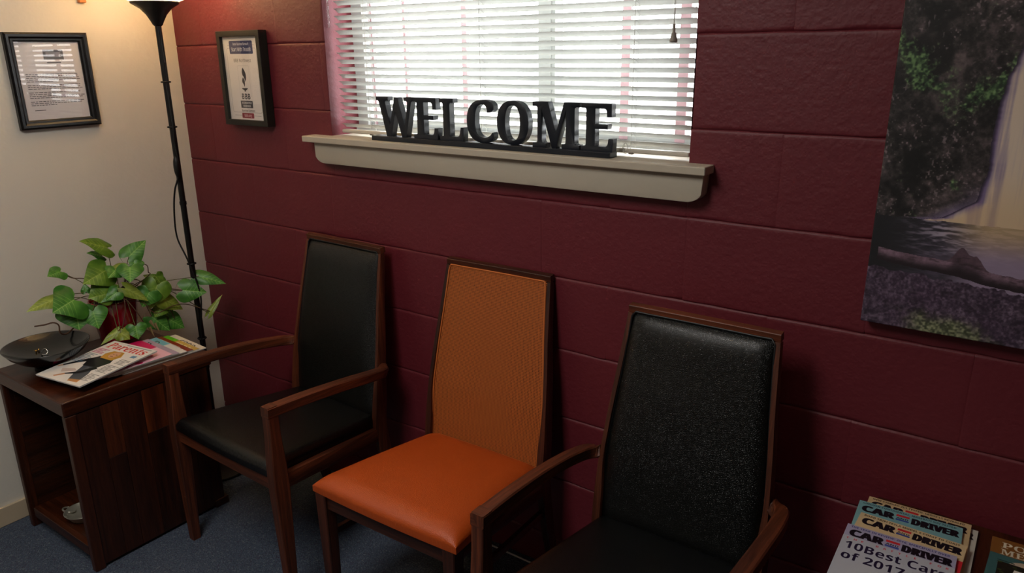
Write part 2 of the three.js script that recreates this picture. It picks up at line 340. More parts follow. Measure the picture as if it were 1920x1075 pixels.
  const rim = []; for (let i = 0; i <= 14; i++) rim.push([-1, -1 + 1.985 * i / 14]); for (let i = 0; i <= 10; i++) rim.push([-0.985 + 1.97 * i / 10, 1]); for (let i = 14; i >= 0; i--) rim.push([1, -1 + 1.985 * i / 14]);
  if (armed) {
    part(t, 'backrest', pad((u, v, h) => on(u, v, h - 0.006), (u, v) => 0.004 + 0.026 * edge((1 - Math.abs(u)) * 0.19, 0.045) * edge((1 - Math.abs(v)) * 0.287, 0.065) + 0.012 * (1 - u * u) * (1 - v * v), 34, 44, [0.19, 0.287]), M.blackLeather);
    const ring = []; for (const [u, v] of rim) { const q = on(u * 0.99, v, 0.009); ring.push([q.x, q.y, q.z]); }
    part(t, 'piping', tube(ring, 0.0032, 90, 6), M.piping);
    // panel that closes the back behind the upholstery
    part(t, 'back_panel', pad((u, v, h) => on(u * 0.99, v, h - 0.018), () => 0.01, 4, 12), wood);
  } else {
    // woven cane: upright and level strands over a thin frame
    const strands = [], NU = 78, NV = 128;
    const ribbon = (list, wdir, w, lift) => {
      const pos = [], idx = [];
      list.forEach(([u, v], i) => { const wob = lift * ((i % 2) * 2 - 1); for (const k of [-1, 1]) { const q = on(u + (wdir ? k * w : 0), v + (wdir ? 0 : k * w), 0.011 + wob); pos.push(q.x, q.y, q.z); } if (i) { const a = 2 * i - 2; idx.push(a, a + 1, a + 3, a, a + 3, a + 2); } });
      const g = new THREE.BufferGeometry(); g.setAttribute('position', new THREE.Float32BufferAttribute(pos, 3)); g.setIndex(idx); g.computeVertexNormals(); return g.toNonIndexed();
    };
    for (let i = 0; i < NU; i++) { const u = -0.985 + 1.97 * (i + 0.5) / NU, list = []; for (let k = 0; k <= 22; k++) list.push([u, -1 + 2 * k / 22]); strands.push(ribbon(list, true, 0.0056, 0.0002)); }
    for (let j = 0; j < NV; j++) { const v = -0.985 + 1.97 * (j + 0.5) / NV, list = []; for (let k = 0; k <= 12; k++) list.push([-1 + 2 * k / 12, v]); strands.push(ribbon(list, false, 0.0033, 0.0003)); }
    const cane = part(t, 'cane_panel', mergeGeometries(strands), M.cane, 'woven orange cane panel'); cane.userData.kind = 'stuff';
    const ring = []; for (const [u, v] of rim) { const q = on(u * 0.975, v * 0.992, 0.012); ring.push([q.x, q.y, q.z]); }
    part(t, 'spline', tube(ring, 0.0028, 80, 6), M.cane);
    part(t, 'back_panel', pad((u, v, h) => on(u * 0.99, v, h - 0.016), () => 0.006, 4, 12), M.walnutDark);
  }
  if (armed) for (const s of [-1, 1]) {
    const list = curve([[s * 0.262, 0.648, 0.017], [s * 0.265, 0.643, -0.12], [s * 0.266, 0.632, -0.26], [s * 0.262, 0.617, -0.38], [s * 0.25, 0.607, -0.445], [s * 0.222, 0.602, -0.474]], 26);
    part(t, 'armrest', barUV(sweep(list.map((p, i) => ({ p, w: 0.036 - 0.004 * i / 26, h: 0.032, s: i > 20 ? V(1, 0, -s * (i - 20) / 6 * -0.9) : X })), X, 0.2), 'z'), wood);
  }
  return t;
}
makeChair('black leather armchair beside the wooden end table, in the room corner', true, [0.916, 0, 0.582], -0.0287);
makeChair('armless chair with an orange seat and woven cane back', false, [1.584, 0, 0.557], 0.0181);
makeChair('black leather armchair between the orange chair and the car magazines', true, [2.253, 0, 0.657], -0.0048);

// ---------------------------------------------------------------- end tables
function cabinet(label, x0, x1, z0, z1, H, planks) {
  const t = thing('end_table', label, 'table', [(x0 + x1) / 2, 0, (z0 + z1) / 2]);
  const w = (x1 - x0) / 2, d = (z1 - z0) / 2, tones = [0xb0a094, 0x857a72, 0x9d8e82, 0xd8bea0, 0x8f8278];
  const mats = tones.map((c) => std({ map: cabinetWood, color: c, roughness: 0.42, bumpMap: fineBump, bumpScale: 0.0002 }));
  const topM = std({ map: cabinetWood, color: 0xa39488, roughness: 0.3, bumpMap: fineBump, bumpScale: 0.0001 });
  part(t, 'tabletop', metreUV(span(-w, w, H - 0.05, H, -d, d, 0.006), 'z', 1.3), topM);
  for (const s of [-1, 1]) {
    part(t, 'side_panel', spanBox(s > 0 ? w - 0.034 : -w + 0.01, s > 0 ? w - 0.01 : -w + 0.034, 0.012, H - 0.05, -d + 0.02, d - 0.03), mats[1]);
    planks.forEach(([a, b, tone, yc], i) => {     // upright boards glued edge to edge
      const za = -d + 0.02 + (2 * d - 0.05) * a, zb = -d + 0.02 + (2 * d - 0.05) * b, xa = s > 0 ? w - 0.012 : -w + 0.004, xb = s > 0 ? w - 0.004 : -w + 0.012;
      const seg = yc ? [[0.012, yc, 1], [yc, H - 0.052, tone]] : [[0.012, H - 0.052, tone]];
      for (const [ya, yb, tn] of seg) part(t, 'plank', metreUV(span(xa, xb, ya, yb, za + 0.0004, zb - 0.0004, 0.0012), 'y', i * 0.7 + ya), mats[tn]);
    });
    part(t, 'stile', metreUV(span(s > 0 ? w - 0.025 : -w, s > 0 ? w : -w + 0.025, 0, H - 0.05, d - 0.036, d - 0.002, 0.004), 'y', s), mats[2]);
    part(t, 'foot', metreUV(span(s > 0 ? w - 0.045 : -w, s > 0 ? w : -w + 0.045, 0, 0.03, -d + 0.005, -d + 0.06, 0.004), 'y', s), mats[1]);
  }
  part(t, 'back_panel', metreUV(spanBox(-w + 0.03, w - 0.03, 0.02, H - 0.05, -d + 0.008, -d + 0.02), 'y'), mats[0]);
  part(t, 'shelf', metreUV(span(-w + 0.03, w - 0.03, 0.06, 0.08, -d + 0.02, d - 0.02), 'x'), topM);
  part(t, 'shelf_rail', metreUV(span(-w + 0.04, w - 0.04, 0.045, 0.082, d - 0.03, d - 0.008), 'x', 2), mats[2]);
  return t;
}
cabinet('dark brown wooden end table with an open front, in the left corner under the plant', 0.078, 0.546, 0.364, 0.872, 0.61, [[0, 0.18, 1], [0.18, 0.36, 4], [0.36, 0.53, 3, 0.4], [0.53, 0.7, 2], [0.7, 0.83, 0, 0.37], [0.83, 1, 1]]);
cabinet('brown wooden end table under the stack of car magazines', 2.672, 3.2, 0.012, 0.52, 0.61, [[0, 0.2, 4], [0.2, 0.42, 2], [0.42, 0.6, 0], [0.6, 0.82, 3], [0.82, 1, 1]]);

// ---------------------------------------------------------------- magazines
function canvasTex(w, h, draw) {
  const c = document.createElement('canvas'); c.width = w; c.height = h; const g = c.getContext('2d'); draw(g, w, h);
  const t = new THREE.CanvasTexture(c); t.colorSpace = THREE.SRGBColorSpace; t.anisotropy = 8; return t;
}
function fit(g, s, x, y, w, size, font, align = 'left') {       // text drawn to a given width
  g.save(); g.font = font.replace('#', size); const m = g.measureText(s).width; g.translate(align === 'center' ? x - w / 2 : x, y); g.scale(w / m, 1); g.textAlign = 'left'; g.fillText(s, 0, 0); g.restore();
}
function magazine(label, pos, turn, w, l, h, draw, group, tiltX = 0) {
  const t = thing('magazine', label, 'magazine', pos, turn, group); t.rotation.order = 'YXZ'; t.rotation.x = tiltX;
  part(t, 'pages', rbox(w - 0.001, h * 0.86, l - 0.001, 0, h * 0.43, 0, 0.0008), M.paper);
  const g = new THREE.BoxGeometry(w, h * 0.14, l).translate(0, h * 0.93, 0);
  const cov = std({ map: canvasTex(410, 560, draw), roughness: 0.28 });
  part(t, 'cover', g, [M.paper, M.paper, cov, M.paper, M.paper, M.paper]);
  return t;
}
const bars = (g, x, y, w, n, step, col, lh = 3) => { g.fillStyle = col; for (let i = 0; i < n; i++) { const k = 0.55 + 0.45 * Math.abs(Math.sin(i * 2.3 + x)); g.fillRect(x, y + i * step, w * k, lh); } };
{
  const G = 'magazines fanned out on the end table';
  const common = (bg, title, col, extra) => (g, w, h) => { g.fillStyle = bg; g.fillRect(0, 0, w, h); if (extra) extra(g, w, h); g.fillStyle = col; fit(g, title, 14, 82, title.length > 5 ? w * 0.92 : w * 0.8, 92, 'bold #px serif'); };
  const list = [
    ['cream magazine with a GOOD title, rearmost at the bottom of the fan', common('#e9dcc6', '', '#222', (g, w, h) => { g.fillStyle = '#3a3128'; fit(g, 'GOOD', 130, 62, 200, 54, 'bold #px sans-serif'); g.fillStyle = '#d8a838'; g.fillRect(0, 80, w * 0.86, 60); g.fillStyle = '#5a4a20'; g.beginPath(); g.arc(372, 66, 24, 0, 7); g.fill(); g.fillStyle = '#c9b48c'; g.fillRect(0, 160, w, h); }), 0],
    ['yellow magazine with a bright green corner, second from the rear of the fan', common('#d9b04a', '', '#222', (g, w, h) => { g.fillStyle = '#6cc21e'; g.fillRect(0, 0, 150, 70); g.fillStyle = '#efe3b8'; fit(g, 'FOOD', 170, 70, 200, 60, 'bold #px sans-serif'); }), 0.026],
    ['red brown magazine between the green cornered and the light blue one', common('#8c2c14', '', '#e8d8c0', (g, w, h) => { g.fillStyle = '#6c2010'; g.fillRect(0, 60, w, h); bars(g, 40, 30, 300, 3, 16, '#e0c8a8', 6); }), 0.05],
    ['white magazine with a light blue corner and black letter D in the fan', common('#e6e2da', '', '#16161a', (g, w, h) => { g.fillStyle = '#7fc0cc'; g.fillRect(0, 0, 190, 120); g.fillStyle = '#16161a'; fit(g, 'D', 60, 96, 70, 96, '#px serif'); bars(g, 180, 70, 210, 5, 22, '#3a3a3e', 8); g.fillStyle = '#d89a9a'; g.fillRect(200, 190, 180, 300); }), 0.074],
    ['lilac grey magazine with black letter D behind the pink one in the fan', common('#b9a4b8', '', '#16161a', (g, w, h) => { g.fillStyle = '#16161a'; fit(g, 'D', 54, 96, 74, 96, '#px serif'); g.fillStyle = '#c07080'; g.fillRect(200, 60, 200, 460); bars(g, 160, 60, 200, 4, 20, '#f0dce0', 7); }), 0.104],
    ['pink magazine just under the top magazine of the fan', common('#d81860', '', '#fff', (g, w, h) => { g.fillStyle = '#f6c0d0'; g.fillRect(210, 0, 200, h); g.fillStyle = '#e01868'; for (let i = 0; i < 14; i++) { g.beginPath(); g.arc(200 + (i * 53) % 200, 60 + (i * 97) % 460, 22, 0, 7); g.fill(); } }), 0.13],
  ];
  list.forEach(([label, draw, dz], i) => magazine(label, [0.392 + dz * 0.05 - (i ? 0.004 : 0), 0.6105 + 0.0038 * i, 0.497 + dz], -0.063 + 0.01 * (i % 3), 0.22, 0.298, 0.0036, draw, G));
  magazine('magazine showing a blonde woman in a black jumper, on top of the fan', [0.407, 0.6435, 0.683], 0.154, 0.219, 0.287, 0.005, (g, w, h) => {
    g.fillStyle = '#ece8e2'; g.fillRect(0, 0, w, h);
    g.fillStyle = '#dd2a20'; fit(g, 'Parents', 30, 96, 350, 104, 'bold #px serif');
    g.fillStyle = '#9aa0a4'; g.fillRect(150, 14, 230, 10);
    // blonde woman crouching in a black jumper and grey jeans, one arm held out
    const blob = (c, pts) => { g.fillStyle = c; g.beginPath(); pts.forEach(([x, y], i) => i ? g.lineTo(x, y) : g.moveTo(x, y)); g.closePath(); g.fill(); };
    blob('#4c5058', [[150, 330], [240, 330], [300, 420], [330, 500], [250, 520], [200, 440]]);
    blob('#1c1b1e', [[130, 210], [250, 190], [290, 260], [270, 340], [150, 350], [110, 280]]);
    blob('#1c1b1e', [[130, 220], [60, 310], [20, 390], [36, 400], [90, 330], [150, 270]]);
    blob('#1c1b1e', [[250, 330], [210, 420], [150, 470], [160, 482], [240, 440], [290, 350]]);
    blob('#d9a27a', [[20, 390], [2, 420], [22, 424], [38, 400]]); blob('#d9a27a', [[150, 468], [110, 520], [130, 530], [166, 484]]);
    blob('#cf9a3c', [[150, 120], [240, 112], [278, 170], [262, 230], [150, 226], [128, 170]]);
    g.fillStyle = '#e3ac86'; g.beginPath(); g.ellipse(206, 162, 34, 42, 0, 0, 7); g.fill();
    g.fillStyle = '#7a3020'; g.fillRect(192, 182, 28, 6); g.fillStyle = '#4a2c1c'; g.fillRect(186, 154, 12, 5); g.fillRect(214, 154, 12, 5);
    blob('#c9b9b2', [[70, 430], [150, 400], [190, 420], [110, 470]]); blob('#c98a4c', [[250, 512], [330, 496], [340, 530], [260, 536]]);
    bars(g, 14, 120, 100, 5, 14, '#c8487c', 7); bars(g, 14, 200, 84, 9, 15, '#52728c', 6); bars(g, 310, 190, 88, 5, 14, '#3c3c3c', 5); bars(g, 300, 280, 96, 8, 13, '#55504c', 5); bars(g, 312, 410, 84, 7, 13, '#6a6460', 5);
    g.fillStyle = '#5c8cb0'; g.fillRect(330, 120, 40, 30);
  }, G, 0.05);
}
{
  const G = 'magazines on the end table by the red wall';
  const car = (bg, head, headCol, extra) => (g, w, h) => {
    g.fillStyle = bg; g.fillRect(0, 0, w, h); g.fillStyle = headCol; fit(g, head, 16, 22, w - 40, 20, 'bold #px sans-serif');
    g.fillStyle = '#0c0c18'; for (const k of [-3, -1, 1, 3]) { fit(g, 'CAR', 18 + k, 86, 130, 70, '900 #px sans-serif'); fit(g, 'DRIVER', 216 + k, 86, 180, 70, '900 #px sans-serif'); }
    g.fillStyle = '#d42c34'; g.fillRect(156, 34, 52, 16); g.fillStyle = '#2f4aa0'; g.fillRect(156, 72, 52, 12);
    g.fillStyle = '#14141c'; fit(g, 'AND', 158, 70, 48, 18, 'bold #px sans-serif');
    if (extra) extra(g, w, h);
  };
  const items = [
    ['plain white magazine at the bottom of the car magazine stack', 2.768, 0.186, car('#cfc9bd', 'SPRING BUYING GUIDE AND ROAD TESTS', '#222')],
    ['tan car magazine whose title is half covered, rearmost in the stack', 2.764, 0.182, car('#d6b98c', 'NEW CAMARO ZL1 TESTED, LEXUS LS REVEALED', '#3a2a18')],
    ['light blue car magazine, second from the rear of the stack', 2.754, 0.219, car('#7fb0b4', 'LINCOLN CONTINENTAL, MASERATI SUV TESTED', '#1f3a44')],
    ['cream car magazine about a coast to coast road trip', 2.758, 0.286, car('#d9bf94', 'ROAD TRIP! TESLA MODEL S COAST TO COAST', '#3a2a18', (g) => { g.fillStyle = '#d42c34'; g.fillRect(0, 130, 410, 90); })],
    ['lilac car magazine listing ten best cars, on top of the stack', 2.752, 0.351, car('#a9a4c0', 'THE YEAR IN REVIEW: 2016, MERCIFULLY OVER', '#34327a', (g, w, h) => {
      g.fillStyle = '#b9bcc6'; g.fillRect(0, 92, w, h); g.fillStyle = '#d8485c'; g.font = 'bold 20px sans-serif'; [...'THE BATTLE FOR'].forEach((c, i) => g.fillText(c, 14 + i * 28, 116));
      g.fillStyle = '#1c1638'; fit(g, '10Best Cars', 16, 184, 372, 76, 'bold #px sans-serif'); fit(g, 'of 2017', 16, 262, 236, 76, 'bold #px sans-serif');
      g.fillStyle = '#7a2c4c'; g.beginPath(); g.ellipse(200, 400, 150, 60, 0, 0, 7); g.fill(); bars(g, 20, 480, 300, 4, 18, '#2c2c44', 8);
    })],
  ];
  items.forEach(([label, x, z, draw], i) => magazine(label, [x, 0.6105 + 0.0062 * i, z], [0.0, 0.02, 0.045, -0.03, 0.02][i], i ? 0.205 : 0.22, 0.272, 0.006, draw, G));
  magazine('brown mechanics magazine at the edge of the picture beside the car magazines', [3.004, 0.6105, 0.186], 0.0, 0.2, 0.272, 0.005, (g, w, h) => { g.fillStyle = '#8a5a28'; g.fillRect(0, 0, w, h); g.fillStyle = '#e6dcc4'; fit(g, 'POPULAR', 36, 70, 330, 60, 'bold #px serif'); fit(g, 'MECHANICS', 36, 124, 350, 60, 'bold #px serif'); g.fillStyle = '#b88a58'; g.beginPath(); g.ellipse(220, 250, 130, 90, 0, 0, 7); g.fill(); }, G);
  magazine('teal magazine lying over the brown mechanics magazine', [3.0, 0.6165, 0.262], -0.05, 0.205, 0.272, 0.005, (g, w, h) => { g.fillStyle = '#3f6a6a'; g.fillRect(0, 0, w, h); g.fillStyle = '#c8b49c'; g.beginPath(); g.ellipse(220, 60, 150, 60, 0, 0, 7); g.fill(); bars(g, 30, 40, 60, 3, 14, '#24403c', 6); }, G);
  magazine('dark magazine with a large white figure five, topmost beside the car magazines', [3.018, 0.6225, 0.296], -0.03, 0.205, 0.272, 0.005, (g, w, h) => { g.fillStyle = '#20241c'; g.fillRect(0, 0, w, h); g.fillStyle = '#3c4a24'; for (let i = 0; i < 60; i++) g.fillRect((i * 67) % w, (i * 41) % 130, 14, 9); g.fillStyle = '#e8e4dc'; fit(g, '5', 40, 130, 110, 130, 'bold #px serif'); bars(g, 170, 60, 210, 5, 22, '#d8d0c0', 9); }, G);
}

// ---------------------------------------------------------------- floor lamp
{
  const t = thing('floor_lamp', 'black torchiere floor lamp with a white bowl, in the corner behind the plant', 'lamp', [0.298, 0, 0.24]);
  part(t, 'base', lathe([[0, 0], [0.12, 0], [0.125, 0.006], [0.123, 0.016], [0.05, 0.028], [0.02, 0.04], [0.012, 0.05]]), M.lampBlack);
  part(t, 'pole', merge([new THREE.CylinderGeometry(0.0105, 0.0105, 1.69, 20).translate(0, 0.88, 0), ...[0.45, 1.1].map((y) => new THREE.CylinderGeometry(0.0125, 0.0125, 0.012, 20).translate(0, y, 0))]), M.lampBlack);
  part(t, 'cone', lathe([[0.0, 1.715], [0.0115, 1.715], [0.0165, 1.72], [0.02, 1.728], [0.033, 1.752], [0.05, 1.771], [0.0775, 1.788], [0.0785, 1.794], [0.074, 1.794], [0.05, 1.777], [0.0, 1.76]]), M.lampBlack);
  part(t, 'lamp_shade', lathe([[0.03, 1.782], [0.078, 1.795], [0.101, 1.804], [0.124, 1.83], [0.142, 1.872], [0.15, 1.915], [0.1475, 1.915], [0.139, 1.873], [0.121, 1.832], [0.099, 1.807], [0.076, 1.798], [0.03, 1.785]], 64), M.shade);
  part(t, 'bulb', new THREE.SphereGeometry(0.03, 20, 14).scale(1, 1.35, 1).translate(0, 1.85, 0), std({ color: 0xffffff, emissive: 0xffd9a0, emissiveIntensity: 6 }));
  const l = new THREE.PointLight(0xffd092, LAMP); l.position.set(0.298, 1.85, 0.24); l.castShadow = true; l.shadow.radius = 1.6; scene.add(l);
  part(t, 'cord', tube([[0.013, 1.53, 0.008], [0.021, 1.45, 0.01], [0.026, 1.36, 0.012], [0.019, 1.325, 0.01], [0.02, 1.22, 0.01], [0.008, 1.15, 0.03], [-0.016, 1.05, 0.032], [-0.02, 0.97, 0.03], [0.004, 0.9, 0.02], [0.02, 0.83, 0.008], [0.03, 0.75, 0.0], [0.026, 0.68, 0.004], [0.016, 0.6, 0.01], [0.014, 0.3, 0.01], [0.016, 0.05, 0.012]], 0.0032, 120, 8), M.cord);
  part(t, 'switch', new THREE.SphereGeometry(0.014, 16, 12).scale(0.85, 2.9, 0.8).translate(0.016, 1.235, 0.014), M.cord);
  for (const y of [1.53, 1.375, 0.87, 0.57]) part(t, 'cord_clip', new THREE.TorusGeometry(0.0145, 0.003, 8, 20).rotateX(Math.PI / 2).translate(0.003, y, 0.002), M.cord);
}

// ---------------------------------------------------------------- things on the walls
function moulding(w, h, profile) {            // a mitred picture frame; profile points are [inwards, out of the wall]
  const pos = [], idx = [], m = profile.length, cs = [[-1, -1], [1, -1], [1, 1], [-1, 1]];
  for (const [sx, sy] of cs) for (const [i, z] of profile) pos.push(sx * (w / 2 - i), sy * (h / 2 - i), z);
  for (let c = 0; c < 4; c++) for (let k = 0; k < m; k++) { const a = c * m + k, b = c * m + (k + 1) % m, d = ((c + 1) % 4) * m + k, e = ((c + 1) % 4) * m + (k + 1) % m; idx.push(a, d, e, a, e, b); }
  let g = new THREE.BufferGeometry(); g.setAttribute('position', new THREE.Float32BufferAttribute(pos, 3)); g.setIndex(idx); g = toCreasedNormals(g, 0.4); return g;
}
{
  const t = thing('picture_frame', 'glossy black framed letter hanging on the cream wall', 'picture frame', [0.001, 1.5395, 0.482], Math.PI / 2); t.rotation.order = 'YXZ'; t.rotation.z = 0.004;
  part(t, 'frame', moulding(0.27, 0.317, [[0, 0], [0, 0.016], [0.006, 0.021], [0.014, 0.02], [0.02, 0.015], [0.026, 0.014], [0.03, 0.01], [0.03, 0.0]]), M.frameBlack);
  const tex = canvasTex(420, 520, (g, w, h) => {
    g.fillStyle = '#d8d8e0'; g.fillRect(0, 0, w, h); g.fillStyle = '#5a5c66'; g.fillRect(w * 0.42, 56, 130, 66); g.fillStyle = '#8a8c98'; g.fillRect(w * 0.46, 72, 96, 32); g.fillStyle = '#6c6e78'; g.fillRect(w * 0.46, 136, 90, 8);
    g.fillStyle = '#3c3e4a'; const rows = [214, 226, 238, 250, 262, 286, 298, 310, 334, 346, 358, 370, 394, 406, 418]; rows.forEach((y, i) => { let x = 44; const end = i % 5 === 4 ? 200 : 380; while (x < end) { const k = 8 + ((x * 7 + y * 3) % 23); g.fillRect(x, y, k, 4); x += k + 5; } }); g.fillRect(60, 452, 70, 4);
  });
  part(t, 'letter', new THREE.BoxGeometry(0.214, 0.261, 0.001).translate(0, 0, 0.004), std({ map: tex, roughness: 0.6 }));
  part(t, 'pane', new THREE.PlaneGeometry(0.212, 0.259).translate(0, 0, 0.0085), M.glass);
}
{
  const t = thing('picture_frame', 'deep matt black framed business accreditation certificate on the red block wall', 'picture frame', [0.4435, 1.535, 0.002]);
  part(t, 'frame', moulding(0.247, 0.331, [[0, 0], [0, 0.033], [0.001, 0.034], [0.019, 0.034], [0.02, 0.033], [0.02, 0.012], [0.02, 0]]), M.frameMatt);
  const tex = canvasTex(620, 870, (g, w, h) => {
    g.fillStyle = '#d9d7d8'; g.fillRect(0, 0, w, h);
    g.strokeStyle = '#7a7a86'; g.lineWidth = 3; g.beginPath(); g.roundRect(56, 120, w - 112, h - 200, 26); g.stroke(); g.beginPath(); g.moveTo(80, 88); g.lineTo(w - 80, 88); g.moveTo(80, h - 46); g.lineTo(w - 80, h - 46); g.stroke();
    g.fillStyle = '#26315e'; g.beginPath(); g.roundRect(110, 44, w - 220, 134, 14); g.fill();
    g.fillStyle = '#dfe2ee'; fit(g, 'Better Business Bureau\u00ae', w / 2, 88, 270, 32, '#px sans-serif', 'center'); fit(g, 'Start With Trust\u00ae', w / 2, 150, 340, 52, '#px sans-serif', 'center');
    g.fillStyle = '#3a3a3e'; fit(g, 'BBB Northwest', w / 2, 262, 300, 50, '#px sans-serif', 'center');
    g.strokeStyle = '#a0a0a6'; g.lineWidth = 2; g.strokeRect(w / 2 - 95, 300, 190, 320);
    g.fillStyle = '#3c3d44'; const f = (pts) => { g.beginPath(); g.moveTo(...pts[0]); for (let i = 1; i < pts.length; i += 2) g.quadraticCurveTo(...pts[i], ...pts[i + 1]); g.closePath(); g.fill(); };
    f([[300, 318], [352, 366], [346, 412], [348, 440], [318, 468], [326, 430], [290, 400], [268, 368], [300, 318]]);
    f([[290, 420], [318, 446], [314, 470], [318, 500], [300, 520], [300, 494], [274, 474], [264, 448], [290, 420]]);
    g.fillRect(258, 532, 96, 12); g.fillRect(276, 544, 60, 10); g.fillRect(294, 554, 24, 14);
    fit(g, 'BBB', w / 2, 650, 156, 84, 'bold #px sans-serif', 'center');
    g.fillStyle = '#4a4a52'; g.fillRect(w / 2 - 104, 666, 208, 76); g.fillStyle = '#dcdce0'; fit(g, 'ACCREDITED', w / 2, 698, 170, 28, 'bold #px sans-serif', 'center'); fit(g, 'BUSINESS', w / 2, 732, 130, 28, 'bold #px sans-serif', 'center');
    g.fillStyle = '#3a3a3e'; fit(g, 'Sunrise Centers', w / 2 + 14, 782, 230, 30, 'bold #px sans-serif', 'center');
    g.fillStyle = '#8c2034'; g.beginPath(); g.roundRect(w / 2 - 104, h - 74, 208, 56, 12); g.fill(); g.fillStyle = '#e8d8dc'; fit(g, 'bbb.org', w / 2, h - 34, 130, 40, '#px sans-serif', 'center');
  });
  part(t, 'certificate', new THREE.BoxGeometry(0.208, 0.292, 0.001).translate(0, 0, 0.021), std({ map: tex, roughness: 0.6 }));
  part(t, 'pane', new THREE.PlaneGeometry(0.207, 0.291).translate(0, 0, 0.025), M.glass);
}
{
  const t = thing('wall_ornament', 'narrow orange brown wooden piece high on the cream wall, only its bottom showing', 'wall ornament', [0.009, 1.92, 0.34]);
  part(t, 'board', metreUV(span(-0.008, 0.008, -0.121, 0.12, -0.0125, 0.0125, 0.003), 'y'), std({ color: 0xc87c3c, roughness: 0.5 }));
}
